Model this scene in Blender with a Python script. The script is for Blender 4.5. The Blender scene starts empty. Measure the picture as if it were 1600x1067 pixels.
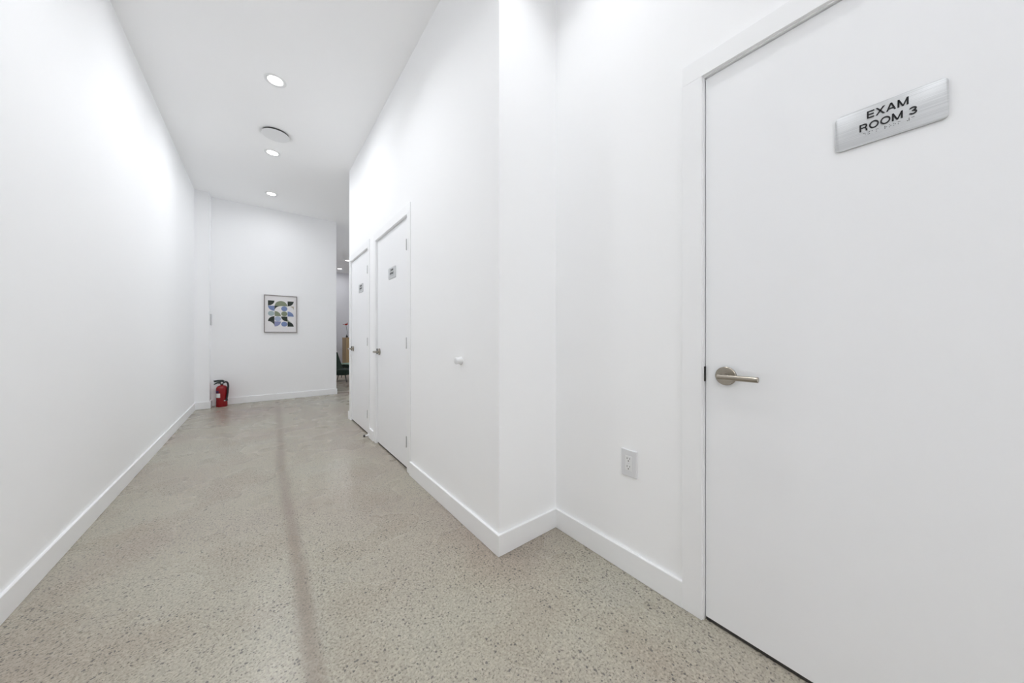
import bpy, bmesh, math, random
from mathutils import Vector, Matrix

random.seed(7)
SC = bpy.context.scene
COL = SC.collection
PI = math.pi

# ------------------------------------------------------------------ camera, world, exposure
cam = bpy.data.cameras.new('camera')
cam.sensor_width = 36.0
cam.lens = 36.0 * 497.58 / 1600.0
cam.shift_y = -5.5 / 1600.0
cam.clip_start = 0.02
camo = bpy.data.objects.new('camera', cam)
camo.location = (0.0, 0.0, 1.11)
camo.rotation_euler = (PI / 2, 0, -math.radians(38.302))
COL.objects.link(camo)
SC.camera = camo

SKY = 1.06                # daylight let in through the added, unseen lounge window
world = bpy.data.worlds.new('world')
SC.world = world
world.use_nodes = True
world.node_tree.nodes['Background'].inputs[0].default_value = (0.8, 0.85, 0.9, 1)
world.node_tree.nodes['Background'].inputs[1].default_value = SKY

SC.view_settings.view_transform = 'Standard'
SC.view_settings.look = 'None'
SC.view_settings.gamma = 1.0
SC.view_settings.use_curve_mapping = False
SC.view_settings.exposure = 0.97
SC.cycles.max_bounces = 12
SC.cycles.diffuse_bounces = 12
SC.cycles.glossy_bounces = 3
SC.cycles.use_light_tree = False
SC.cycles.caustics_reflective = False
SC.cycles.caustics_refractive = False

LAMP_W = 4.6            # one recessed downlight
LAMP_LOUNGE_W = 2.35
LAMP_COL = (0.945, 0.964, 1.0)
ZC = 3.40                # ceiling height


# ------------------------------------------------------------------ materials
def nmat(name):
    m = bpy.data.materials.new(name)
    m.use_nodes = True
    nt = m.node_tree
    return m, nt, nt.nodes['Principled BSDF']


def simple(name, col, rough=0.5, metal=0.0, spec=0.5, bump=0.0, bscale=200.0, var=0.0, vscale=3.0):
    m, nt, b = nmat(name)
    b.inputs['Base Color'].default_value = (*col, 1)
    b.inputs['Roughness'].default_value = rough
    b.inputs['Metallic'].default_value = metal
    b.inputs['Specular IOR Level'].default_value = spec
    tc = nt.nodes.new('ShaderNodeTexCoord')
    if var > 0:
        n = nt.nodes.new('ShaderNodeTexNoise')
        n.inputs['Scale'].default_value = vscale
        n.inputs['Detail'].default_value = 3
        nt.links.new(tc.outputs['Object'], n.inputs['Vector'])
        mx = nt.nodes.new('ShaderNodeMix')
        mx.data_type = 'RGBA'
        mx.inputs[6].default_value = (*[c * (1 - var) for c in col], 1)
        mx.inputs[7].default_value = (*[min(1, c * (1 + var)) for c in col], 1)
        nt.links.new(n.outputs['Fac'], mx.inputs[0])
        nt.links.new(mx.outputs[2], b.inputs['Base Color'])
    if bump > 0:
        n = nt.nodes.new('ShaderNodeTexNoise')
        n.inputs['Scale'].default_value = bscale
        n.inputs['Detail'].default_value = 2
        nt.links.new(tc.outputs['Object'], n.inputs['Vector'])
        bp = nt.nodes.new('ShaderNodeBump')
        bp.inputs['Strength'].default_value = bump
        bp.inputs['Distance'].default_value = 0.002
        nt.links.new(n.outputs['Fac'], bp.inputs['Height'])
        nt.links.new(bp.outputs['Normal'], b.inputs['Normal'])
    return m


M = {}
M['wall'] = simple('wall_paint', (0.940, 0.945, 0.953), 0.62, spec=0.2)
M['ceil'] = simple('ceiling_paint', (0.95, 0.952, 0.956), 0.85, spec=0.1)
M['trim'] = simple('trim_paint', (0.90, 0.906, 0.915), 0.38, spec=0.4)
M['door'] = simple('door_paint', (0.895, 0.902, 0.918), 0.42, spec=0.4)
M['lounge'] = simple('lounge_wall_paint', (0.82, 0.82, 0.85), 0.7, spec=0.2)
M['nickel'] = simple('satin_nickel', (0.37, 0.335, 0.285), 0.28, metal=1.0)
M['steel'] = simple('hinge_steel', (0.66, 0.66, 0.66), 0.4, metal=0.6)
M['dark'] = simple('dark_metal_and_shade', (0.03, 0.028, 0.026), 0.4)
M['ink'] = simple('black_lettering', (0.008, 0.008, 0.01), 0.5)
M['braille'] = simple('braille_dots', (0.03, 0.03, 0.035), 0.5)
M['plastic'] = simple('white_plastic', (0.80, 0.805, 0.81), 0.35)
M['greyplastic'] = simple('pale_grey_plastic', (0.60, 0.605, 0.62), 0.4)
M['plate'] = simple('outlet_plate_plastic', (0.72, 0.725, 0.74), 0.38)
M['slot'] = simple('slot_dark', (0.03, 0.03, 0.03), 0.7)
M['rubber'] = simple('dark_rubber_and_gap', (0.035, 0.032, 0.03), 0.7)
M['red'] = simple('red_enamel', (0.27, 0.003, 0.008), 0.2, var=0.05, vscale=8)
M['blackg'] = simple('black_valve', (0.010, 0.022, 0.020), 0.35)
M['hose'] = simple('black_hose', (0.012, 0.010, 0.012), 0.5)
M['tag'] = simple('label_paper', (0.78, 0.80, 0.80), 0.6)
M['bluelabel'] = simple('dark_blue_label', (0.05, 0.02, 0.09), 0.5)
M['frame'] = simple('picture_frame_wood', (0.27, 0.245, 0.235), 0.5, var=0.15, vscale=30)
M['paper'] = simple('print_paper', (0.80, 0.785, 0.79), 0.7)
M['p_dark'] = simple('print_dark_green', (0.022, 0.032, 0.024), 0.7)
M['p_olive'] = simple('print_olive', (0.235, 0.27, 0.185), 0.7)
M['p_blue'] = simple('print_blue', (0.185, 0.25, 0.45), 0.7)
M['p_pale'] = simple('print_pale_blue', (0.38, 0.45, 0.60), 0.7)
M['p_teal'] = simple('print_pale_teal', (0.36, 0.44, 0.46), 0.7)
M['p_violet'] = simple('print_violet', (0.25, 0.27, 0.46), 0.7)
M['p_tan'] = simple('print_tan', (0.42, 0.38, 0.29), 0.7)
M['green'] = simple('green_velvet', (0.006, 0.020, 0.011), 0.75, var=0.15, vscale=20)
M['green_glare'] = simple('green_velvet_glare', (0.30, 0.42, 0.33), 0.7, var=0.05, vscale=20)  # glare on the green velvet, painted as a paler seat colour
M['leg'] = simple('chair_leg_black', (0.015, 0.015, 0.015), 0.4)
M['petal'] = simple('red_petal', (0.45, 0.02, 0.012), 0.4)
M['stem'] = simple('green_stem', (0.05, 0.10, 0.06), 0.5)
M['vase'] = simple('dark_vase', (0.015, 0.013, 0.013), 0.3)
M['rug'] = simple('beige_rug', (0.55, 0.48, 0.41), 0.95, bump=0.4, bscale=300, var=0.06, vscale=12)


def emission(name, col, s):
    m = bpy.data.materials.new(name)
    m.use_nodes = True
    nt = m.node_tree
    nt.nodes.clear()
    e = nt.nodes.new('ShaderNodeEmission')
    e.inputs[0].default_value = (*col, 1)
    e.inputs[1].default_value = s
    o = nt.nodes.new('ShaderNodeOutputMaterial')
    nt.links.new(e.outputs[0], o.inputs[0])
    m.cycles.emission_sampling = 'NONE'
    return m


M['lens'] = emission('lit_lens', (1, 0.99, 0.97), 6.0)


def brushed():
    m, nt, b = nmat('brushed_aluminium')
    b.inputs['Metallic'].default_value = 0.55
    b.inputs['Roughness'].default_value = 0.42
    tc = nt.nodes.new('ShaderNodeTexCoord')
    mp = nt.nodes.new('ShaderNodeMapping')
    mp.inputs['Scale'].default_value = (6, 6, 900)
    n = nt.nodes.new('ShaderNodeTexNoise')
    n.inputs['Scale'].default_value = 1.0
    n.inputs['Detail'].default_value = 3
    r = nt.nodes.new('ShaderNodeValToRGB')
    r.color_ramp.elements[0].position = 0.3
    r.color_ramp.elements[0].color = (0.50, 0.51, 0.52, 1)
    r.color_ramp.elements[1].position = 0.7
    r.color_ramp.elements[1].color = (0.66, 0.67, 0.68, 1)
    nt.links.new(tc.outputs['Object'], mp.inputs['Vector'])
    nt.links.new(mp.outputs[0], n.inputs['Vector'])
    nt.links.new(n.outputs['Fac'], r.inputs[0])
    nt.links.new(r.outputs[0], b.inputs['Base Color'])
    return m


M['alu'] = brushed()


def woodmat():
    m, nt, b = nmat('light_oak')
    b.inputs['Roughness'].default_value = 0.5
    tc = nt.nodes.new('ShaderNodeTexCoord')
    mp = nt.nodes.new('ShaderNodeMapping')
    mp.inputs['Scale'].default_value = (25, 25, 1.5)
    n = nt.nodes.new('ShaderNodeTexNoise')
    n.inputs['Scale'].default_value = 1.5
    n.inputs['Detail'].default_value = 5
    r = nt.nodes.new('ShaderNodeValToRGB')
    r.color_ramp.elements[0].position = 0.3
    r.color_ramp.elements[0].color = (0.40, 0.27, 0.13, 1)
    r.color_ramp.elements[1].position = 0.7
    r.color_ramp.elements[1].color = (0.54, 0.39, 0.21, 1)
    nt.links.new(tc.outputs['Object'], mp.inputs['Vector'])
    nt.links.new(mp.outputs[0], n.inputs['Vector'])
    nt.links.new(n.outputs['Fac'], r.inputs[0])
    nt.links.new(r.outputs[0], b.inputs['Base Color'])
    return m


M['oak'] = woodmat()


def concrete():
    m, nt, b = nmat('ground_concrete')
    N, L = nt.nodes.new, nt.links.new
    tc = N('ShaderNodeTexCoord')
    P = tc.outputs['Object']

    def noise(scale, detail=3, rough=0.5, vec=P, dist=0.0):
        n = N('ShaderNodeTexNoise')
        n.inputs['Scale'].default_value = scale
        n.inputs['Detail'].default_value = detail
        n.inputs['Roughness'].default_value = rough
        n.inputs['Distortion'].default_value = dist
        L(vec, n.inputs['Vector'])
        return n

    def ramp(fac, stops, soft=False):
        r = N('ShaderNodeValToRGB')
        if soft:
            r.color_ramp.interpolation = 'B_SPLINE'
        els = r.color_ramp.elements
        els.remove(els[1])
        els[0].position = stops[0][0]
        els[0].color = (*stops[0][1], 1)
        for p, c in stops[1:]:
            els.new(p).color = (*c, 1)
        L(fac, r.inputs[0])
        return r.outputs[0]

    def mix(fac, a, bb, mode='MIX'):
        x = N('ShaderNodeMix')
        x.data_type = 'RGBA'
        x.blend_type = mode
        if isinstance(fac, float):
            x.inputs[0].default_value = fac
        else:
            L(fac, x.inputs[0])
        for i, v in ((6, a), (7, bb)):
            if isinstance(v, tuple):
                x.inputs[i].default_value = (*v, 1)
            else:
                L(v, x.inputs[i])
        return x.outputs[2]

    def math_(op, a, bb=None, c=None):
        x = N('ShaderNodeMath')
        x.operation = op
        for i, v in enumerate((a, bb, c)):
            if v is None:
                continue
            if isinstance(v, (int, float)):
                x.inputs[i].default_value = v
            else:
                L(v, x.inputs[i])
        return x.outputs[0]

    big = noise(0.9, 1.5, 0.5, dist=0.2)
    mid = noise(2.6, 1.5, 0.5)
    base = ramp(big.outputs['Fac'], [(0.28, (0.355, 0.300, 0.262)), (0.42, (0.395, 0.358, 0.298)), (0.57, (0.415, 0.393, 0.322)), (0.68, (0.400, 0.381, 0.328)), (0.80, (0.350, 0.333, 0.308))], True)
    tint = ramp(mid.outputs['Fac'], [(0.30, (0.88, 0.825, 0.81)), (0.50, (1.0, 1.0, 1.0)), (0.78, (1.05, 1.05, 1.045))], True)
    col = mix(0.8, base, tint, 'MULTIPLY')
    # exposed aggregate: fine sand and coarser dark chips
    v1 = N('ShaderNodeTexVoronoi')
    v1.inputs['Scale'].default_value = 150.0
    L(P, v1.inputs['Vector'])
    g1 = ramp(v1.outputs['Color'], [(0.0, (0.50, 0.49, 0.48)), (0.22, (0.82, 0.82, 0.81)), (0.60, (1.06, 1.06, 1.05)), (1.0, (1.34, 1.33, 1.30))])
    col = mix(0.5, col, g1, 'MULTIPLY')
    fine = noise(122.0, 2, 0.65)
    fs = ramp(fine.outputs['Fac'], [(0.33, (0.30, 0.29, 0.28)), (0.43, (0.92, 0.92, 0.92)), (0.60, (1.06, 1.06, 1.05)), (0.70, (1.25, 1.24, 1.21))])
    col = mix(0.78, col, fs, 'MULTIPLY')
    v2 = N('ShaderNodeTexVoronoi')
    v2.inputs['Scale'].default_value = 85.0
    v2.inputs['Randomness'].default_value = 1.0
    warp = noise(90.0, 2)
    wv = N('ShaderNodeVectorMath')
    wv.operation = 'MULTIPLY_ADD'
    wv.inputs[1].default_value = (0.013, 0.013, 0.013)
    L(warp.outputs['Color'], wv.inputs[0])
    L(P, wv.inputs[2])
    L(wv.outputs[0], v2.inputs['Vector'])
    sep = N('ShaderNodeSeparateColor')
    L(v2.outputs['Color'], sep.inputs[0])
    dens = noise(1.5, 1.5, 0.5)
    thr = math_('MULTIPLY_ADD', dens.outputs['Fac'], 1.4, -0.32)
    pick = math_('LESS_THAN', sep.outputs[0], thr)
    sz = math_('MULTIPLY_ADD', sep.outputs[1], 0.0036, 0.0014)
    dist = N('ShaderNodeMath')
    dist.operation = 'MULTIPLY'
    L(v2.outputs['Distance'], dist.inputs[0])
    dist.inputs[1].default_value = 1.0 / 85.0
    near = math_('LESS_THAN', dist.outputs[0], sz)
    chip = math_('MULTIPLY', pick, near)
    chipc = ramp(sep.outputs[2], [(0.0, (0.06, 0.058, 0.06)), (0.6, (0.13, 0.12, 0.115)), (1.0, (0.21, 0.17, 0.15))])
    col = mix(math_('MULTIPLY', chip, 0.85), col, chipc)
    # long brown stain running down the corridor over a filled joint
    sx = N('ShaderNodeSeparateXYZ')
    L(P, sx.inputs[0])
    bend = math_('MULTIPLY', math_('MAXIMUM', math_('SUBTRACT', sx.outputs[1], 3.4), 0.0), 0.028)
    wob = noise(1.6, 3, 0.6)
    x0 = math_('ADD', math_('ADD', bend, 0.118), math_('MULTIPLY', wob.outputs['Fac'], 0.05))
    d = math_('ABSOLUTE', math_('SUBTRACT', sx.outputs[0], x0))
    wn = noise(2.6, 4, 0.65)
    wid = math_('MULTIPLY_ADD', wn.outputs['Fac'], 0.11, -0.002)
    st = N('ShaderNodeMapRange')
    st.interpolation_type = 'SMOOTHSTEP'
    L(d, st.inputs['Value'])
    st.inputs['From Min'].default_value = 0.004
    L(wid, st.inputs['From Max'])
    L(math_('MULTIPLY_ADD', noise(3.7, 4, 0.7).outputs['Fac'], 0.7, 0.22), st.inputs['To Min'])
    st.inputs['To Max'].default_value = 0.0
    col = mix(st.outputs[0], col, mix(0.35, (0.225, 0.178, 0.142), g1, 'MULTIPLY'))
    # thin cross cracks
    cr = math_('ABSOLUTE', math_('SUBTRACT', math_('ADD', sx.outputs[1], math_('MULTIPLY', sx.outputs[0], 0.35)), math_('MULTIPLY_ADD', wob.outputs['Fac'], 0.25, 3.62)))
    crm = math_('LESS_THAN', cr, 0.004)
    col = mix(math_('MULTIPLY', crm, 0.18), col, (0.17, 0.15, 0.14))
    L(col, b.inputs['Base Color'])
    rr = ramp(mid.outputs['Fac'], [(0.3, (0.22, 0.22, 0.22)), (0.7, (0.33, 0.33, 0.33))], True)
    L(rr, b.inputs['Roughness'])
    b.inputs['Specular IOR Level'].default_value = 0.45
    bp = N('ShaderNodeBump')
    bp.inputs['Strength'].default_value = 0.08
    bp.inputs['Distance'].default_value = 0.001
    L(mid.outputs['Fac'], bp.inputs['Height'])
    L(bp.outputs['Normal'], b.inputs['Normal'])
    return m


M['concrete'] = concrete()


# ------------------------------------------------------------------ helpers
def empty(name, loc, label=None, cat=None, group=None, kind=None, rz=0.0):
    o = bpy.data.objects.new(name, None)
    o.empty_display_size = 0.05
    o.location = loc
    o.rotation_euler = (0, 0, rz)
    COL.objects.link(o)
    tag(o, label, cat, group, kind)
    return o


def tag(o, label=None, cat=None, group=None, kind=None):
    if label:
        o['label'] = label
    if cat:
        o['category'] = cat
    if group:
        o['group'] = group
    if kind:
        o['kind'] = kind
    return o


def obj(name, bm, mat, parent=None, smooth=False, label=None, loc=None):
    me = bpy.data.meshes.new(name)
    bmesh.ops.recalc_face_normals(bm, faces=bm.faces)
    bm.to_mesh(me)
    bm.free()
    me.materials.append(M[mat])
    if smooth:
        for p in me.polygons:
            p.use_smooth = True
        me.set_sharp_from_angle(angle=math.radians(38))
    o = bpy.data.objects.new(name, me)
    COL.objects.link(o)
    if parent is not None:
        o.parent = parent
    if loc is not None:
        o.location = loc
    if label:
        o['label'] = label
    return o


def box(bm, x0, x1, y0, y1, z0, z1, bev=0.0, seg=1):
    r = bmesh.ops.create_cube(bm, size=1.0)
    vs = r['verts']
    for v in vs:
        v.co = Vector(((x0 + x1) / 2 + v.co.x * (x1 - x0), (y0 + y1) / 2 + v.co.y * (y1 - y0), (z0 + z1) / 2 + v.co.z * (z1 - z0)))
    if bev > 0:
        es = list({e for v in vs for e in v.link_edges})
        bmesh.ops.bevel(bm, geom=es, offset=bev, segments=seg, profile=0.5, affect='EDGES')


def prism(bm, pts, z0, z1):
    lo = [bm.verts.new((x, y, z0)) for x, y in pts]
    hi = [bm.verts.new((x, y, z1)) for x, y in pts]
    n = len(pts)
    bm.faces.new(lo[::-1])
    bm.faces.new(hi)
    for i in range(n):
        bm.faces.new((lo[i], lo[(i + 1) % n], hi[(i + 1) % n], hi[i]))


def lathe(bm, prof, n=32, mat=None):
    """revolve (r, z) profile about z; mat optional 4x4"""
    mat = mat or Matrix.Identity(4)
    rings = []
    for r, z in prof:
        if r < 1e-6:
            rings.append([bm.verts.new(mat @ Vector((0, 0, z)))])
        else:
            rings.append([bm.verts.new(mat @ Vector((r * math.cos(2 * PI * i / n), r * math.sin(2 * PI * i / n), z))) for i in range(n)])
    for a, b in zip(rings[:-1], rings[1:]):
        for i in range(n):
            j = (i + 1) % n
            if len(a) == 1 and len(b) == 1:
                continue
            if len(a) == 1:
                bm.faces.new((a[0], b[i], b[j]))
            elif len(b) == 1:
                bm.faces.new((a[i], a[j], b[0]))
            else:
                bm.faces.new((a[i], a[j], b[j], b[i]))


def tube(bm, pts, rad, n=12, caps=True):
    pts = [Vector(p) for p in pts]
    rads = rad if isinstance(rad, (list, tuple)) else [rad] * len(pts)
    rings = []
    up = None
    for i, p in enumerate(pts):
        t = (pts[min(i + 1, len(pts) - 1)] - pts[max(i - 1, 0)]).normalized()
        if up is None:
            up = Vector((0, 0, 1)) if abs(t.z) < 0.9 else Vector((1, 0, 0))
        a = (up - t * up.dot(t)).normalized()
        up = a
        b = t.cross(a)
        rings.append([bm.verts.new(p + (a * math.cos(2 * PI * k / n) + b * math.sin(2 * PI * k / n)) * rads[i]) for k in range(n)])
    for r0, r1 in zip(rings[:-1], rings[1:]):
        for k in range(n):
            bm.faces.new((r0[k], r0[(k + 1) % n], r1[(k + 1) % n], r1[k]))
    if caps:
        bm.faces.new(rings[0][::-1])
        bm.faces.new(rings[-1])


def smooth_path(ctrl, n=8):
    c = [Vector(p) for p in ctrl]
    c = [c[0] * 2 - c[1]] + c + [c[-1] * 2 - c[-2]]
    out = []
    for i in range(1, len(c) - 2):
        for k in range(n):
            t = k / n
            a, b, d, e = c[i - 1], c[i], c[i + 1], c[i + 2]
            out.append(0.5 * ((2 * b) + (d - a) * t + (2 * a - 5 * b + 4 * d - e) * t * t + (3 * b - a - 3 * d + e) * t ** 3))
    out.append(c[-2])
    return out


def rounded_rect(w, h, r, n=8):
    pts = []
    for cx, cy, a0 in ((w / 2 - r, h / 2 - r, 0), (-w / 2 + r, h / 2 - r, PI / 2), (-w / 2 + r, -h / 2 + r, PI), (w / 2 - r, -h / 2 + r, 1.5 * PI)):
        for i in range(n + 1):
            a = a0 + PI / 2 * i / n
            pts.append((cx + r * math.cos(a), cy + r * math.sin(a)))
    return pts


def plate_uv(bm, pts, t, bev=0.0):
    """flat plate: outline in local (u=y, v=z), thickness t growing to -x from x=0"""
    back = [bm.verts.new((0, u, v)) for u, v in pts]
    cu = sum(p[0] for p in pts) / len(pts)
    cv = sum(p[1] for p in pts) / len(pts)
    mid = [bm.verts.new((-(t - bev), u, v)) for u, v in pts]
    w = max(abs(p[0] - cu) for p in pts)
    h = max(abs(p[1] - cv) for p in pts)
    front = [bm.verts.new((-t, cu + (u - cu) * (1 - bev / w), cv + (v - cv) * (1 - bev / h))) for u, v in pts] if bev > 0 else mid
    n = len(pts)
    bm.faces.new(back)
    bm.faces.new(front[::-1])
    for i in range(n):
        j = (i + 1) % n
        bm.faces.new((back[i], back[j], mid[j], mid[i]))
        if bev > 0:
            bm.faces.new((mid[i], mid[j], front[j], front[i]))


def struct(name, bm, mat, label, cat, smooth=False):
    return tag(obj(name, bm, mat, smooth=smooth), label, cat, kind='structure')


# ------------------------------------------------------------------ plan dimensions (metres)
XL = -0.800     # corridor's long blank wall
XR = 0.957      # wall with the two far doors
XA = 1.370      # wall with the near door
YR = 1.318      # return wall between them
YE = 7.100      # end wall with the picture
YREND = 4.815   # where the wall with the two doors stops
XE = 1.178      # where the end wall stops
YB = -4.0       # behind the camera
XLO, YLO = 5.2, 12.52   # lounge extents
WT = 0.12
BT, BH = 0.014, 0.110   # baseboard

# door openings: (y0, y1) of the slab
DOOR_B = (2.618, 3.523)
DOOR_A = (3.846, 4.716)
DOOR_C = (-0.398, 0.512)
DH = 2.130
JT = 0.024      # jamb + gap


def wall_with_doors(bm, xf, pts_start, pts_end, doors, thick):
    """wall running along y; pts_start/end = (yface, yback) at both ends"""
    xb = xf + thick
    ys = sorted(doors)
    cur = pts_start
    for d0, d1 in ys:
        a, b = d0 - JT, d1 + JT
        prism(bm, [(xf, cur[0]), (xb, cur[1]), (xb, a), (xf, a)], 0, ZC)
        box(bm, xf, xb, a, b, DH + JT, ZC)
        cur = (b, b)
    prism(bm, [(xf, cur[0]), (xb, cur[1]), (xb, pts_end[1]), (xf, pts_end[0])], 0, ZC)


# ------------------------------------------------------------------ setting
b = bmesh.new(); box(b, XL - WT, XLO + WT, YB - WT, YLO + WT, -0.12, 0.0)
struct('floor', b, 'concrete', 'polished grey concrete floor with dark speckles and one long brown stain', 'floor')
b = bmesh.new(); box(b, XL - WT, XLO + WT, YB - WT, YLO + WT, ZC, ZC + 0.12)
struct('ceiling', b, 'ceil', 'smooth white ceiling with a row of recessed downlights', 'ceiling')

b = bmesh.new(); box(b, XL - WT, XL, YB, YE + WT, 0, ZC)
struct('wall_left', b, 'wall', 'long blank white wall running down the corridor', 'wall')
b = bmesh.new(); box(b, XL, -0.63, 6.881, YE, 0, ZC)
struct('wall_column', b, 'wall', 'narrow white pilaster in the corner behind the fire extinguisher', 'wall')
b = bmesh.new(); prism(b, [(XL, YE), (XE, YE), (XE - WT, YE + WT), (XL, YE + WT)], 0, ZC)
struct('wall_end', b, 'wall', 'white end wall carrying the framed abstract print', 'wall')
b = bmesh.new(); prism(b, [(XE, YE), (XE, YLO), (XE - WT, YLO), (XE - WT, YE + WT)], 0, ZC)
struct('wall_lounge_left', b, 'lounge', 'side wall of the lounge behind the end wall', 'wall')
b = bmesh.new(); box(b, XE - WT, XLO + WT, YLO, YLO + WT, 0, ZC)
struct('wall_lounge_far', b, 'lounge', 'pale lavender grey wall at the far end of the lounge', 'wall')
b = bmesh.new()
box(b, XLO, XLO + WT, YREND - WT, YREND + 0.15, 0, ZC)
box(b, XLO, XLO + WT, 8.2, YLO, 0, ZC)
box(b, XLO, XLO + WT, YREND + 0.15, 8.2, 3.15, ZC)
struct('wall_lounge_right', b, 'lounge', 'side wall of the lounge out of view', 'wall')
b = bmesh.new(); box(b, XR + WT, XLO, YREND - WT, YREND, 0, ZC)
struct('wall_lounge_near', b, 'lounge', 'wall of the lounge behind the two far doors', 'wall')
b = bmesh.new(); wall_with_doors(b, XR, (YR, YR + WT), (YREND, YREND), [DOOR_A, DOOR_B], WT)
struct('wall_right', b, 'wall', 'white corridor wall with two flush doors', 'wall')
b = bmesh.new(); prism(b, [(XR, YR), (XR + WT, YR + WT), (XA + WT, YR + WT), (XA, YR)], 0, ZC)
struct('wall_return', b, 'wall', 'short white wall forming the jutting corner of the corridor', 'wall')
b = bmesh.new(); wall_with_doors(b, XA, (YB, YB), (YR, YR + WT), [DOOR_C], WT)
struct('wall_door', b, 'wall', 'white wall with the near exam room door and the outlet', 'wall')
b = bmesh.new(); box(b, XLO, XLO + WT, YB, YREND - WT, 0, ZC)  # unseen wall, added so the space behind the doors stays dark
struct('wall_daylight_block', b, 'wall', 'unseen wall added to keep daylight out of the rooms behind the doors', 'wall')
b = bmesh.new(); box(b, XL - WT, XLO + WT, YB - WT, YB, 0, ZC)
struct('wall_back', b, 'wall', 'white wall behind the photographer', 'wall')


win = empty('window_added', (XLO + 0.04, 0, 0), 'unseen window added in the lounge side wall for daylight', 'window', kind='structure')  # unseen opening, added so daylight lifts the far end of the corridor
wy0, wy1, wz1 = YREND + 0.15, 8.2, 3.15
for yy in (wy0, wy0 + (wy1 - wy0 - 0.05) / 2, wy1 - 0.05):
    b = bmesh.new(); box(b, -0.03, 0.03, yy, yy + 0.05, 0, wz1)
    obj('mullion', b, 'steel', win)
for zz in (0.0, wz1 - 0.05):
    b = bmesh.new(); box(b, -0.028, 0.028, wy0, wy1, zz, zz + 0.05)
    obj('transom', b, 'steel', win)


def baseboard(name, pts, label):
    """pts: plan footprint"""
    bm = bmesh.new()
    prism(bm, pts, 0.002, BH)
    es = [e for e in bm.edges if all(abs(v.co.z - BH) < 1e-5 for v in e.verts)]
    bmesh.ops.bevel(bm, geom=es, offset=0.002, segments=2, affect='EDGES')
    return struct(name, bm, 'trim', label, 'baseboard')


CW = 0.077      # casing width
CT = 0.012      # casing thickness
REV = 0.004     # reveal of jamb edge
E1 = 0.0005
baseboard('baseboard_left', [(XL, YB), (XL + BT, YB), (XL + BT, 6.881 - BT), (XL, 6.881)], 'white baseboard along the long blank wall')
baseboard('baseboard_column_front', [(XL, 6.881), (XL + BT, 6.881 - BT), (-0.63 + BT, 6.881 - BT), (-0.63, 6.881)], 'white baseboard on the front of the corner pilaster')
baseboard('baseboard_column_side', [(-0.63, 6.881), (-0.63 + BT, 6.881 - BT), (-0.63 + BT, YE - BT), (-0.63, YE)], 'white baseboard on the pilaster side behind the fire extinguisher')
baseboard('baseboard_end', [(-0.63, YE), (-0.63 + BT, YE - BT), (XE + BT, YE - BT), (XE, YE)], 'white baseboard under the framed print')
baseboard('baseboard_end_return', [(XE, YE), (XE + BT, YE - BT), (XE + BT, YLO - BT), (XE, YLO)], 'white baseboard turning into the lounge')
baseboard('baseboard_right', [(XR, YR), (XR - BT, YR - BT), (XR - BT, DOOR_B[0] - REV - CW), (XR, DOOR_B[0] - REV - CW)], 'white baseboard under the wall mounted door stop')
baseboard('baseboard_between', [(XR, DOOR_B[1] + REV + CW), (XR - BT, DOOR_B[1] + REV + CW), (XR - BT, DOOR_A[0] - REV - CW), (XR, DOOR_A[0] - REV - CW)], 'short white baseboard between the two far doors')
baseboard('baseboard_wall_end', [(XR, DOOR_A[1] + REV + CW), (XR - BT, DOOR_A[1] + REV + CW), (XR - BT, YREND + BT), (XR + WT, YREND + BT), (XR + WT, YREND), (XR, YREND)], 'white baseboard wrapping the far end of the door wall')
baseboard('baseboard_return', [(XR, YR), (XR - BT, YR - BT), (XA - BT, YR - BT), (XA, YR)], 'white baseboard on the short return wall')
baseboard('baseboard_alcove', [(XA, YR), (XA - BT, YR - BT), (XA - BT, DOOR_C[1] + REV + CW), (XA, DOOR_C[1] + REV + CW)], 'white baseboard beneath the outlet')
baseboard('baseboard_alcove_near', [(XA, DOOR_C[0] - REV - CW), (XA - BT, DOOR_C[0] - REV - CW), (XA - BT, YB), (XA, YB)], 'white baseboard beyond the near door')
baseboard('baseboard_lounge', [(XE + BT, YLO - BT), (XLO, YLO - BT), (XLO, YLO), (XE, YLO)], 'white baseboard along the far lounge wall')


# ------------------------------------------------------------------ doors (all in walls that face -x)
def handle(parent, y, z, xs, hinge_sign):
    """lever handle on a door whose face is at x = xs; lever points along hinge_sign * y"""
    R = Matrix.Translation((xs, y, z)) @ Matrix.Rotation(-PI / 2, 4, 'Y')
    bm = bmesh.new()
    lathe(bm, [(0, 0), (0.0345, 0), (0.0345, 0.0065), (0.0325, 0.0085), (0.0, 0.0085)], 48, R)
    rose = obj('handle_rose', bm, 'nickel', parent, smooth=True)
    bm = bmesh.new()
    lathe(bm, [(0.0105, 0.0085), (0.0105, 0.052)], 24, R)
    s = hinge_sign
    y0, y1 = y - s * 0.010, y + s * 0.113
    tube(bm, [(xs - 0.056, y0, z), (xs - 0.056, y0 + s * 0.0012, z), (xs - 0.056, y1 - s * 0.0012, z), (xs - 0.056, y1, z)], [0.0085, 0.0097, 0.0097, 0.0085], 24)
    obj('lever', bm, 'nickel', rose, smooth=True)
    bm = bmesh.new()
    lathe(bm, [(0.014, 0.0085), (0.014, 0.011), (0.0105, 0.0112)], 24, R)
    obj('collar', bm, 'nickel', rose, smooth=True)
    return rose


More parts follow.
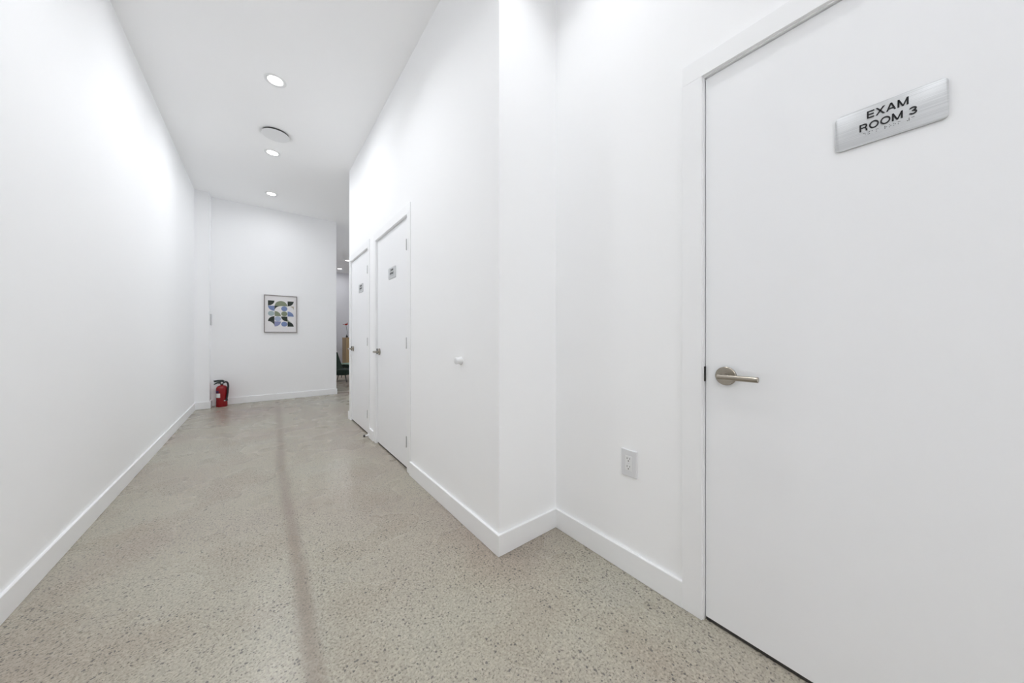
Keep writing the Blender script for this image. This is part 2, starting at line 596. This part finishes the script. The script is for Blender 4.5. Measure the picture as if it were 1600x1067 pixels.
def door(name, xf, span, label, xs, hinge_lo, CT):
    """hinge_lo: True when the hinges are on the low-y side"""
    y0, y1 = span
    root = empty(name, (0, 0, 0), label, 'door', kind='structure')
    g = 0.003
    bm = bmesh.new()
    box(bm, xs, xs + 0.044, y0, y1, 0.014, DH, 0.0012)
    slab = obj('door_slab', bm, 'door', root)
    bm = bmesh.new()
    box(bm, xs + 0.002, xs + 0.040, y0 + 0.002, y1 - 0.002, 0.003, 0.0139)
    obj('door_gap_shade', bm, 'rubber', slab)  # dark strip standing in for the shade in the gap under the door
    # jamb lining: two sides and head with a stop behind the slab
    jx0, jx1 = xf - 0.0005, xf + WT
    for nm, a, b2 in (('door_jamb', y0 - JT, y0 - g), ('door_jamb', y1 + g, y1 + JT)):
        bm = bmesh.new(); box(bm, jx0, jx1, a, b2, 0, DH + g)
        obj(nm, bm, 'trim', root)
    bm = bmesh.new(); box(bm, jx0, jx1, y0 - JT, y1 + JT, DH + g, DH + JT)
    obj('door_head', bm, 'trim', root)
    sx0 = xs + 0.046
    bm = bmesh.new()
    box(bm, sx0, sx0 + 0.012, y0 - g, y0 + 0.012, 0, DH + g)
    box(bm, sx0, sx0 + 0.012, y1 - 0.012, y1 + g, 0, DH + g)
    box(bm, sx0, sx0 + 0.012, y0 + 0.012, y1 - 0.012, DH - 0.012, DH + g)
    obj('door_stop_strip', bm, 'dark', root)  # stop coloured black so the gaps round the slab look shaded
    # casing boards
    cz = DH + REV + g
    for a, b2 in ((y0 - g - REV - CW + g, y0 - REV - g), (y1 + REV + g, y1 + g + REV + CW - g)):
        bm = bmesh.new(); box(bm, xf - CT, xf - E1, a, b2, 0.001, cz, 0.0012)
        obj('door_casing', bm, 'trim', root)
    bm = bmesh.new(); box(bm, xf - CT, xf - E1, y0 - REV - CW, y1 + REV + CW, cz, cz + CW, 0.0012)
    obj('head_casing', bm, 'trim', root)
    # hinges
    hy = y0 - g / 2 if hinge_lo else y1 + g / 2
    for zc in (1.885, 1.067, 0.247):
        bm = bmesh.new()
        for k in range(3):
            z0 = zc - 0.046 + k * 0.0315
            tube(bm, [(xf - CT - 0.002, hy + 0.001, z0), (xf - CT - 0.002, hy + 0.001, z0 + 0.0295)], 0.0034, 10)
        box(bm, xf - CT - 0.002, xs + 0.001, hy + 0.0005, hy + 0.0025, zc - 0.046, zc + 0.0465)
        obj('hinge', bm, 'steel', root, smooth=True)
    # latch side
    ly = y1 - 0.070 if hinge_lo else y0 + 0.070
    handle(slab, ly, 0.967, xs, -1 if hinge_lo else 1)
    ey = y1 + g if hinge_lo else y0 - g
    bm = bmesh.new()
    s = -1 if hinge_lo else 1
    box(bm, xs - 0.010, xs + 0.03, min(ey, ey + s * 0.0022), max(ey, ey + s * 0.0022), 0.940, 0.998, 0.0006)
    obj('strike_plate', bm, 'dark', root)
    return root


XSR = XR + 0.015   # slab faces
XSA = XA + 0.008
door('door_1', XA, DOOR_C, 'wide white door of exam room 3 with brushed lever handle', XSA, True, 0.012)
door('door_2', XR, DOOR_B, 'white flush door opposite the blank wall, nearer of the far pair', XSR, True, 0.006)
door('door_3', XR, DOOR_A, 'white flush door at the far end of the door wall', XSR, True, 0.006)


# ------------------------------------------------------------------ door signs
# extended bold capitals drawn as polygons; every glyph: (width, [polygon, ...]) with cap height 1
SW = 0.215      # stroke width


def arc_band(cx, cy, rx, ry, a0, a1, w, n=20):
    out, inn = [], []
    for i in range(n + 1):
        a = math.radians(a0 + (a1 - a0) * i / n)
        out.append((cx + rx * math.cos(a), cy + ry * math.sin(a)))
        inn.append((cx + (rx - w) * math.cos(a), cy + (ry - w * 0.85) * math.sin(a)))
    return [[out[i], out[i + 1], inn[i + 1], inn[i]] for i in range(n)]


def rect(x0, y0, x1, y1):
    return [(x0, y0), (x1, y0), (x1, y1), (x0, y1)]


def slant(x0, x1, w, y0=0.0, y1=1.0):
    return [(x0, y0), (x0 + w, y0), (x1 + w, y1), (x1, y1)]


GL = {
    'E': (0.88, [rect(0, 0, SW, 1), rect(SW, 0, 0.88, 0.155), rect(SW, 0.425, 0.82, 0.575), rect(SW, 0.845, 0.88, 1)]),
    'X': (1.06, [slant(0, 0.83, 0.23), slant(0.83, 0, 0.23)]),
    'A': (1.10, [slant(0, 0.44, 0.21), slant(0.89, 0.45, 0.21), rect(0.26, 0.22, 0.84, 0.37)]),
    'M': (1.20, [rect(0, 0, SW, 1), rect(1.20 - SW, 0, 1.20, 1), slant(0.50, 0.0, 0.20), slant(0.50, 1.0, 0.20)]),
    'R': (1.00, [rect(0, 0, SW, 1), rect(SW, 0.845, 0.62, 1), rect(SW, 0.40, 0.62, 0.55)] + arc_band(0.62, 0.70, 0.33, 0.30, -90, 90, SW) + [rect(0.50, 0.40, 0.68, 0.48), [(0.76, 0), (0.97, 0), (0.93, 0.20), (0.83, 0.38), (0.62, 0.47), (0.60, 0.40), (0.72, 0.30)]]),
    'O': (1.16, arc_band(0.58, 0.5, 0.58, 0.515, 0, 360, 0.19, 40)),
    '3': (0.86, arc_band(0.40, 0.735, 0.41, 0.275, -80, 165, SW, 20) + arc_band(0.41, 0.285, 0.44, 0.295, -165, 80, SW, 20) + [rect(0.28, 0.455, 0.52, 0.575)]),
    '2': (0.86, arc_band(0.42, 0.70, 0.43, 0.31, -25, 165, SW, 20) + [slant(0.0, 0.60, 0.24, 0.1, 0.62), rect(0, 0, 0.86, 0.155)]),
    '1': (0.50, [rect(0.28, 0, 0.28 + SW, 1), [(0.0, 0.70), (0.28, 0.78), (0.28, 1.0), (0.20, 0.88), (0.0, 0.84)]]),
}


def text_polys(txt, w, h):
    gap = 0.15
    polys, x = [], 0.0
    for ch in txt:
        if ch == ' ':
            x += 0.50
            continue
        gw, ps = GL[ch]
        polys += [[(x + u, v) for u, v in p] for p in ps]
        x += gw + gap
    x -= gap
    return [[((u - x / 2) / x * w, (v - 0.5) * h) for u, v in p] for p in polys]


BR = {'e': (1, 5), 'x': (1, 3, 4, 6), 'a': (1,), 'm': (1, 3, 4), 'r': (1, 2, 3, 5), 'o': (1, 3, 5), '#': (3, 4, 5, 6), '1': (1,), '2': (1, 2), '3': (1, 4), ' ': ()}


def sign(yc, zc, xs, l1, l2, br, label):
    root = empty('room_sign', (xs, yc, zc), label, 'sign', 'metal signs on the exam room doors')
    bm = bmesh.new()
    plate_uv(bm, rounded_rect(0.2035, 0.106, 0.012), 0.005, 0.0006)
    obj('sign_plate', bm, 'alu', root, smooth=True)
    for txt, w, h, dz in ((l1, 0.0755, 0.0205, 0.0285), (l2, 0.1045, 0.0205, -0.0035)):
        bm = bmesh.new()
        for k, p in enumerate(text_polys(txt, w, h)):
            # seen from -x: right on the sign is -y; pieces of one glyph meet flush on the plate
            xo = -0.0060
            f = [bm.verts.new((xo, -u, v + dz)) for u, v in p]
            g = [bm.verts.new((-0.0049, -u, v + dz)) for u, v in p]
            bm.faces.new(f)
            bm.faces.new(g[::-1])
            for i in range(len(p)):
                j = (i + 1) % len(p)
                bm.faces.new((f[i], g[i], g[j], f[j]))
        obj('lettering', bm, 'ink', root)
    bm = bmesh.new()
    pitch, dp = 0.0079, 0.0028
    x = -pitch * (len(br) - 1) / 2
    for ch in br:
        for d in BR[ch]:
            u = x + (0 if d <= 3 else dp)
            v = -0.0205 - ((d - 1) % 3) * dp
            m = Matrix.Translation((-0.005, -u, v)) @ Matrix.Rotation(-PI / 2, 4, 'Y')
            lathe(bm, [(0.0010, 0), (0.0009, 0.0004), (0.0, 0.0007)], 8, m)
        x += pitch
    obj('braille', bm, 'braille', root)
    return root


sign(0.0486, 1.7235, XSA, 'EXAM', 'ROOM 3', 'exam room #3', 'brushed metal sign reading EXAM ROOM 3 on the wide near door')
sign(3.045, 1.722, XSR, 'EXAM', 'ROOM 2', 'exam room #2', 'small grey sign on the nearer of the two far doors')
sign(4.225, 1.722, XSR, 'EXAM', 'ROOM 1', 'exam room #1', 'small grey sign on the farthest door')


# ------------------------------------------------------------------ ceiling fittings
def downlight(x, y, watt, label, group, spread=172.0):
    root = empty('ceiling_downlight', (x, y, ZC), label, 'downlight', group)
    bm = bmesh.new()
    lathe(bm, [(0.082, 0), (0.082, -0.002), (0.079, -0.004), (0.062, -0.0045), (0.056, -0.001), (0.056, 0.0)], 40)
    obj('trim_ring', bm, 'plastic', root, smooth=True)
    bm = bmesh.new()
    lathe(bm, [(0, -0.0012), (0.0555, -0.0012), (0.0555, -0.0002)], 32)
    obj('lens', bm, 'lens', root)
    la = bpy.data.lights.new('downlight_lamp', 'AREA')
    la.shape = 'DISK'
    la.size = 0.105
    la.spread = math.radians(spread)
    la.energy = watt
    la.color = LAMP_COL
    lo = bpy.data.objects.new('downlight_lamp', la)
    lo.location = (0, 0, -0.006)
    lo.parent = root
    COL.objects.link(lo)
    return root


G = 'downlights in a row along the corridor ceiling'
downlight(0.104, 3.53, LAMP_W * 1.1, 'recessed ceiling downlight nearest the top of the picture', G)
downlight(0.118, 4.93, LAMP_W * 1.3, 'recessed downlight just past the round ceiling disc', G)
downlight(0.136, 6.345, LAMP_W * 0.45, 'recessed downlight closest to the end wall', G)
G2 = 'downlights overhead out of view'
for lx, ly, wk, lb in [
        (0.10, 2.12, 0.64, 'corridor downlight overhead between the blank wall and the jutting corner'),
        (0.10, 0.72, 0.20, 'corridor downlight directly over the camera'),
        (0.10, -0.70, 0.2, 'unseen downlight added for even light, just behind the camera'),  # added fill lamp, never in view
        (0.10, -2.10, 1.15, 'unseen downlight added for even light, two metres behind the camera'),  # added to raise the ambient level, out of view
        (0.10, -3.40, 1.1, 'unseen downlight added for even light, by the wall behind the camera'),  # unseen lamp added to spread soft light forward
        (0.90, -2.60, 0.7, 'unseen downlight added for even light behind the camera, off the corridor row'),  # unseen lamp added as more ambient light
        (0.90, 0.90, 0.34, 'downlight overhead in front of the short return wall'),
        (0.90, -0.40, 0.22, 'downlight overhead in front of the near exam room door')]:
    downlight(lx, ly, LAMP_W * wk, lb, G2, 106.0 if lx > 0.5 and ly > -1 else 135.0 if ly > 1.5 else 160.0)
G3 = 'downlights in the lounge ceiling'
downlight(2.02, 10.405, LAMP_LOUNGE_W, 'lounge downlight beside the far door wall edge', G3)
downlight(2.06, 11.815, LAMP_LOUNGE_W, 'lounge downlight beside the end wall edge, above the counter', G3)
downlight(2.02, 9.0, LAMP_LOUNGE_W, 'recessed lounge downlight hidden behind the door wall', 'downlights in the lounge out of view')

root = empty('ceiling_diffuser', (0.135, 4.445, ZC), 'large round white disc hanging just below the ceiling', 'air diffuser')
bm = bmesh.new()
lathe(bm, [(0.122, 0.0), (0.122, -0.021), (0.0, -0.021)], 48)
obj('diffuser_neck_shade', bm, 'dark', root, smooth=True)  # neck near black, puts the shadow gap above the disc into colour
bm = bmesh.new()
lathe(bm, [(0, -0.019), (0.128, -0.019), (0.131, -0.021), (0.128, -0.024), (0.0, -0.026)], 64)
obj('diffuser_disc', bm, 'plastic', root, smooth=True)

# ------------------------------------------------------------------ outlet, door stops, switch plate
root = empty('wall_outlet', (XA, 0.837, 0.520), 'pale grey duplex power outlet on the wall beside the near door', 'outlet')
bm = bmesh.new()
plate_uv(bm, rounded_rect(0.080, 0.125, 0.003, 3), 0.0085, 0.0025)
obj('cover_plate', bm, 'plate', root)
bm = bmesh.new()
plate_uv(bm, rounded_rect(0.0335, 0.068, 0.002, 3), 0.0105, 0.0006)
rec = obj('receptacle', bm, 'plastic', root)
for zc in (0.0185, -0.0185):
    for u, w, h, dz in ((0.0065, 0.0022, 0.0085, 0.004), (-0.0065, 0.0022, 0.0070, 0.004)):
        bm = bmesh.new()
        box(bm, -0.0110, -0.0100, u - w / 2, u + w / 2, zc + dz - h / 2, zc + dz + h / 2)
        obj('slot', bm, 'slot', rec)
    bm = bmesh.new()
    lathe(bm, [(0.0027, 0.0), (0.0027, 0.0110), (0, 0.0110)], 12, Matrix.Translation((0, 0, zc - 0.0075)) @ Matrix.Rotation(-PI / 2, 4, 'Y'))
    obj('ground_hole', bm, 'slot', rec)
bm = bmesh.new()
plate_uv(bm, rounded_rect(0.012, 0.005, 0.001, 2), 0.0112)
obj('test_button', bm, 'plate', rec)

root = empty('wall_door_stop', (XR, 1.712, 0.972), 'white domed door stop knob on the wall at handle height', 'door stop')
T = Matrix.Rotation(-PI / 2, 4, 'Y')
bm = bmesh.new()
lathe(bm, [(0, 0), (0.0235, 0), (0.0235, 0.006), (0.021, 0.009), (0.018, 0.024)], 32, T)
obj('stop_base', bm, 'plastic', root, smooth=True)
bm = bmesh.new()
lathe(bm, [(0.018, 0.024), (0.0205, 0.026), (0.0205, 0.034), (0.017, 0.040), (0.008, 0.043), (0, 0.0435)], 32, T)
obj('bumper', bm, 'plastic', root, smooth=True)

root = empty('floor_door_stop', (XR - BT, 3.765, 0.0), 'small door stop with dark rubber tip by the baseboard between the doors', 'door stop')
T2 = Matrix.Translation((0, 0, 0.030)) @ Matrix.Rotation(-PI / 2, 4, 'Y')
bm = bmesh.new()
lathe(bm, [(0, 0), (0.019, 0), (0.019, 0.005), (0.010, 0.010), (0.008, 0.038)], 20, T2)
obj('stop_stem', bm, 'plastic', root, smooth=True)
bm = bmesh.new()
lathe(bm, [(0.008, 0.036), (0.013, 0.038), (0.013, 0.050), (0.010, 0.054), (0, 0.055)], 20, T2)
obj('rubber_tip', bm, 'rubber', root, smooth=True)

root = empty('switch_plate', (-0.63, 6.995, 1.402), 'slim pale grey control plate on the side of the corner pilaster', 'switch')
bm = bmesh.new()
pts = [(u, v) for u, v in rounded_rect(0.115, 0.178, 0.006, 4)]
plate_uv(bm, pts, 0.016, 0.003)
p = obj('switch_cover', bm, 'greyplastic', root)
p.rotation_euler = (0, 0, PI)
bm = bmesh.new()
plate_uv(bm, rounded_rect(0.035, 0.068, 0.003, 3), 0.0195, 0.001)
p = obj('rocker', bm, 'plate', root)
p.rotation_euler = (0, 0, PI)

# ------------------------------------------------------------------ framed print on the end wall (faces -y)
PX0, PX1, PZ0, PZ1 = 0.047, 0.531, 1.207, 1.873
root = empty('framed_print', ((PX0 + PX1) / 2, YE, PZ0), 'thin framed abstract print of green and blue geometric shapes', 'picture')
W, Hh = PX1 - PX0, PZ1 - PZ0
FW, FD = 0.013, 0.030
for nm, x0, x1, z0, z1 in (('frame_rail', -W / 2, W / 2, Hh - FW, Hh), ('frame_rail', -W / 2, W / 2, 0, FW), ('frame_stile', -W / 2, -W / 2 + FW, FW, Hh - FW), ('frame_stile', W / 2 - FW, W / 2, FW, Hh - FW)):
    bm = bmesh.new(); box(bm, x0, x1, -FD, -0.001, z0, z1, 0.001)
    obj(nm, bm, 'frame', root)
bm = bmesh.new(); box(bm, -W / 2 + FW, W / 2 - FW, -0.020, -0.004, FW, Hh - FW)
paper = obj('print_paper', bm, 'paper', root)
gx0, gz1 = -0.187, 0.570          # grid's top left corner
cw, ch = 0.0945, 0.0925


def shape(pts, mat):
    bm = bmesh.new()
    f = [bm.verts.new((gx0 + u * cw, -0.0206, gz1 - v * ch)) for u, v in pts]
    bm.faces.new(f)
    r = bmesh.ops.extrude_face_region(bm, geom=list(bm.faces))
    for e in r['geom']:
        if isinstance(e, bmesh.types.BMVert):
            e.co.y = -0.0200
    obj('print_shape', bm, mat, paper)


def circ(c, r, k=0.97):
    return [(c + 0.5 + 0.5 * k * math.cos(2 * PI * i / 28), r + 0.5 + 0.5 * k * math.sin(2 * PI * i / 28)) for i in range(28)]


def quarter(c, r, cu, cv, k=0.97):
    """quarter disc in cell (c, r) with its centre in corner (cu, cv)"""
    cx, cy = c + (0.015 if cu == 0 else 0.985), r + (0.015 if cv == 0 else 0.985)
    sx, sy = (1 if cu == 0 else -1), (1 if cv == 0 else -1)
    return [(cx, cy)] + [(cx + sx * k * math.cos(PI / 2 * i / 12), cy + sy * k * math.sin(PI / 2 * i / 12)) for i in range(13)]


def spandrel(c, r, cu, cv, k=1.0):
    """what a quarter disc centred in the opposite corner leaves over near corner (cu, cv), scaled k"""
    cx, cy = c + cu, r + cv
    sx, sy = (1 if cu == 0 else -1), (1 if cv == 0 else -1)
    ox, oy = cx + sx * k, cy + sy * k
    return [(cx, cy)] + [(ox - sx * k * math.sin(PI / 2 * i / 10), oy - sy * k * math.cos(PI / 2 * i / 10)) for i in range(11)]


shape(quarter(0, 0, 0, 0), 'p_dark')
shape([(1.03 + 0.97 + 0.97 * math.cos(PI + PI * i / 24), 1.0 + 0.98 * math.sin(PI + PI * i / 24)) for i in range(25)], 'p_olive')
shape(quarter(3, 0, 0, 0), 'p_dark')
shape(quarter(0, 1, 1, 0), 'p_blue')
shape(spandrel(1, 1, 0, 0, 1.0), 'p_dark')
shape(circ(2, 1), 'p_blue')
shape(spandrel(3, 1, 1, 0, 0.8), 'p_tan')
shape(circ(0, 2), 'p_teal')
shape(quarter(1, 2, 0, 1), 'p_olive')
shape(circ(2, 2), 'p_olive')
shape(quarter(3, 2, 0, 1), 'p_blue')
shape(quarter(0, 3, 1, 1), 'p_dark')
shape(circ(1, 3), 'p_pale')
shape(quarter(2, 3, 1, 0), 'p_dark')
shape(spandrel(3, 3, 0, 1, 0.6), 'p_olive')
shape(spandrel(0, 4, 1, 0, 1.0), 'p_dark')
shape(quarter(1, 4, 0, 0), 'p_violet')
shape(circ(2, 4), 'p_blue')
shape(quarter(3, 4, 0, 1), 'p_dark')

# ------------------------------------------------------------------ fire extinguisher
root = empty('fire_extinguisher', (-0.493, 6.985, 0.0), 'red fire extinguisher with black hose standing on the floor in the corner', 'extinguisher', rz=math.radians(-4))
bm = bmesh.new()
R0 = 0.071
prof = [(0, 0.004), (R0 - 0.004, 0.004), (R0 - 0.002, 0.0), (R0, 0.004), (R0, 0.285)]
for i in range(1, 9):
    a = PI / 2 * i / 9
    prof.append((0.018 + (R0 - 0.018) * math.cos(a), 0.285 + 0.055 * math.sin(a)))
prof += [(0.018, 0.341), (0.018, 0.356), (0, 0.356)]
lathe(bm, prof, 40)
obj('cylinder', bm, 'red', root, smooth=True)
bm = bmesh.new()
lathe(bm, [(0.020, 0.354), (0.020, 0.372), (0.015, 0.376), (0.015, 0.392), (0, 0.392)], 24)
box(bm, -0.022, 0.030, -0.009, 0.009, 0.372, 0.392, 0.002)
valve = obj('valve', bm, 'blackg', root, smooth=True)
# carrying handle and squeeze lever point to the pilaster
bm = bmesh.new()
hp = [(-0.010, 0.368), (-0.050, 0.374), (-0.092, 0.356), (-0.098, 0.366), (-0.060, 0.396), (-0.010, 0.398)]
lo = [bm.verts.new((x, -0.014, z)) for x, z in hp]
hi = [bm.verts.new((x, 0.014, z)) for x, z in hp]
bm.faces.new(lo); bm.faces.new(hi[::-1])
for i in range(len(hp)):
    j = (i + 1) % len(hp)
    bm.faces.new((lo[i], hi[i], hi[j], lo[j]))
obj('carry_handle', bm, 'blackg', root)
bm = bmesh.new()
hp = [(0.018, 0.392), (-0.010, 0.398), (-0.050, 0.401), (-0.088, 0.396), (-0.100, 0.424), (-0.050, 0.430), (0.010, 0.428), (0.034, 0.412)]
lo = [bm.verts.new((x, -0.014, z)) for x, z in hp]
hi = [bm.verts.new((x, 0.014, z)) for x, z in hp]
bm.faces.new(lo); bm.faces.new(hi[::-1])
for i in range(len(hp)):
    j = (i + 1) % len(hp)
    bm.faces.new((lo[i], hi[i], hi[j], lo[j]))
box(bm, -0.004, 0.016, -0.007, 0.007, 0.388, 0.402)
obj('squeeze_lever', bm, 'blackg', root)
bm = bmesh.new()
lathe(bm, [(0, 0.0), (0.013, 0.0), (0.013, 0.008), (0, 0.010)], 20, Matrix.Translation((0.002, -0.012, 0.383)) @ Matrix.Rotation(PI / 2, 4, 'X'))
obj('pressure_gauge', bm, 'plastic', root, smooth=True)
bm = bmesh.new()
tube(bm, smooth_path([(0.024, -0.004, 0.384), (0.050, -0.012, 0.396), (0.072, -0.026, 0.380), (0.082, -0.034, 0.340), (0.080, -0.038, 0.270), (0.074, -0.044, 0.190), (0.066, -0.052, 0.125)]), 0.0125, 12)
hose = obj('hose', bm, 'hose', root, smooth=True)
bm = bmesh.new()
lathe(bm, [(0.0125, 0), (0.015, -0.004), (0.017, -0.034), (0.012, -0.035), (0, -0.03)], 16, Matrix.Translation((0.0655, -0.0525, 0.126)))
obj('nozzle', bm, 'hose', hose, smooth=True)


def wrap(a0, a1, z0, z1, mat, name, r=R0 + 0.0006):
    bm = bmesh.new()
    n = 10
    f, g2 = [], []
    for i in range(n + 1):
        a = a0 + (a1 - a0) * i / n
        f.append(((r + 0.0005) * math.cos(a), (r + 0.0005) * math.sin(a)))
        g2.append((r * math.cos(a), r * math.sin(a)))
    prism(bm, f + g2[::-1], z0, z1)
    obj(name, bm, mat, root, smooth=True)


wrap(math.radians(200), math.radians(262), 0.150, 0.218, 'tag', 'paper_label')
wrap(math.radians(196), math.radians(246), 0.222, 0.262, 'bluelabel', 'dark_label')
bm = bmesh.new()
tube(bm, [((R0 + 0.006) * math.cos(a), (R0 + 0.006) * math.sin(a), 0.100 + 0.004 * math.sin(a)) for a in [math.radians(-62 + 5 * i) for i in range(11)]], 0.007, 8)
obj('hose_strap', bm, 'tag', root, smooth=True)

# ------------------------------------------------------------------ lounge
b = bmesh.new(); box(b, 1.30, 4.2, 8.79, 10.5, 0.0, 0.010, 0.003)
tag(obj('area_rug', b, 'rug'), 'pale beige rug under the green lounge chairs', 'rug')


def lounge_chair(loc, rz, label, seat_z, seat_mat):
    """local: faces +x, backrest at -x"""
    root = empty('lounge_chair', loc, label, 'chair', 'green lounge chairs', rz=rz)
    st = 0.13
    bm = bmesh.new(); box(bm, -0.24, 0.27, -0.27, 0.27, seat_z - st, seat_z - 0.035, 0.02, 3)
    obj('seat_base', bm, 'green', root, smooth=True)
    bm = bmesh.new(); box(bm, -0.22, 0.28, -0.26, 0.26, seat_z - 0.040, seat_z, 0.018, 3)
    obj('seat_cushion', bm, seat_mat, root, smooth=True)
    # backrest: thick shell leaning back, tapering to the top, curved in plan
    bm = bmesh.new()
    rows = []
    for i in range(9):
        t = i / 8
        z = seat_z - 0.06 + t * 0.48
        xf = -0.115 - 0.145 * t - 0.02 * math.sin(PI * t)
        th = 0.105 * (1 - t) + 0.028 * t
        hw = 0.275 * (1 - 0.22 * t * t)
        ring = []
        for k in range(9):
            u = -1 + 2 * k / 8
            ring.append((xf + 0.05 * u * u, u * hw, z))
        for k in range(9):
            u = 1 - 2 * k / 8
            ring.append((xf + 0.05 * u * u - th, u * hw, z - 0.01))
        rows.append([bm.verts.new(p) for p in ring])
    n = len(rows[0])
    for r0, r1 in zip(rows[:-1], rows[1:]):
        for k in range(n):
            bm.faces.new((r0[k], r0[(k + 1) % n], r1[(k + 1) % n], r1[k]))
    bm.faces.new(rows[0][::-1]); bm.faces.new(rows[-1])
    obj('backrest', bm, 'green', root, smooth=True)
    for sx in (-1, 1):
        for sy in (-1, 1):
            bm = bmesh.new()
            x0, y0 = (0.21 if sx > 0 else -0.17), sy * 0.21
            tube(bm, [(x0 + sx * 0.055, y0 + sy * 0.03, 0.0), (x0, y0, seat_z - st + 0.02)], [0.008, 0.015], 10)
            obj('leg', bm, 'leg', root, smooth=True)
    return root


lounge_chair((1.615, 9.08, 0.0125), math.radians(-38), 'dark green lounge chair seen side on, partly hidden by the end wall', 0.305, 'green')
lounge_chair((2.10, 9.75, 0.0125), math.radians(-150), 'green lounge chair with glare painted pale into its seat, behind the darker chair', 0.40, 'green_glare')

root = empty('reception_counter', (2.09, 10.95, 0.0), 'light oak reception counter glimpsed through the lounge opening', 'counter')
b = bmesh.new(); box(b, 0.03, 2.4, 0.0, 0.022, 0.06, 1.095, 0.001)
obj('front_panel', b, 'oak', root)
b = bmesh.new(); box(b, 0.0, 0.03, -0.01, 0.60, 0.0, 1.095, 0.001)
obj('end_panel', b, 'oak', root)
b = bmesh.new(); box(b, 0.0, 2.42, -0.015, 0.62, 1.095, 1.125, 0.002)
obj('counter_top', b, 'oak', root)
b = bmesh.new(); box(b, 0.03, 2.4, 0.03, 0.045, 0.0, 0.06)
obj('plinth', b, 'dark', root)

root = empty('flower_vase', (2.135, 11.10, 1.125), 'small dark bud vase holding one red flower on the oak counter', 'vase')
bm = bmesh.new()
lathe(bm, [(0, 0), (0.020, 0), (0.030, 0.020), (0.030, 0.040), (0.014, 0.065), (0.011, 0.085), (0.014, 0.090), (0.009, 0.090), (0.008, 0.06), (0, 0.05)], 24)
obj('vase_body', bm, 'vase', root, smooth=True)
bm = bmesh.new()
tube(bm, smooth_path([(0, 0, 0.05), (0.008, 0, 0.13), (0.004, 0, 0.22), (-0.012, 0, 0.32), (-0.018, 0, 0.385)]), 0.0055, 8)
fl = obj('flower_stem', bm, 'stem', root, smooth=True)


def petal(ang, tilt, L, Wd):
    bm = bmesh.new()
    n, m = 8, 6
    top = []
    for i in range(n + 1):
        t = i / n
        w = Wd * math.sin(PI * (0.06 + 0.94 * t) ** 0.8) + 0.002
        row = []
        for k in range(m + 1):
            u = -1 + 2 * k / m
            row.append(Vector((t * L, u * w, 0.25 * L * t * t * 0.6 + 0.3 * Wd * u * u)))
        top.append(row)
    Mx = Matrix.Translation((-0.018, 0, 0.383)) @ Matrix.Rotation(ang, 4, 'Z') @ Matrix.Rotation(-tilt, 4, 'Y')
    vt = [[bm.verts.new(Mx @ p) for p in r] for r in top]
    vb = [[bm.verts.new(Mx @ (p - Vector((0, 0, 0.003)))) for p in r] for r in top]
    for i in range(n):
        for k in range(m):
            bm.faces.new((vt[i][k], vt[i + 1][k], vt[i + 1][k + 1], vt[i][k + 1]))
            bm.faces.new((vb[i][k], vb[i][k + 1], vb[i + 1][k + 1], vb[i + 1][k]))
    for i in range(n):
        for k in (0, m):
            bm.faces.new((vt[i][k], vb[i][k], vb[i + 1][k], vt[i + 1][k]))
    for k in range(m):
        for i in (0, n):
            bm.faces.new((vt[i][k], vt[i][k + 1], vb[i][k + 1], vb[i][k]))
    obj('petal', bm, 'petal', fl, smooth=True)


for a, t, L_, w_ in ((math.radians(180), 0.15, 0.075, 0.028), (math.radians(10), 0.95, 0.070, 0.026), (math.radians(80), 0.5, 0.06, 0.025), (math.radians(-70), 0.5, 0.06, 0.025), (math.radians(135), 0.7, 0.05, 0.022)):
    petal(a, t, L_ * 1.35, w_ * 1.35)

root = empty('counter_display', (2.285, 11.12, 1.125), 'grey upright card holder on the oak counter beside the vase', 'card holder')
b = bmesh.new(); box(b, 0, 0.16, -0.04, 0.04, 0, 0.012, 0.002)
obj('holder_base', b, 'greyplastic', root)
b = bmesh.new()
prism(b, [(0.005, -0.012), (0.155, -0.012), (0.155, 0.0), (0.005, 0.0)], 0.010, 0.15)
obj('holder_panel', b, 'greyplastic', root)
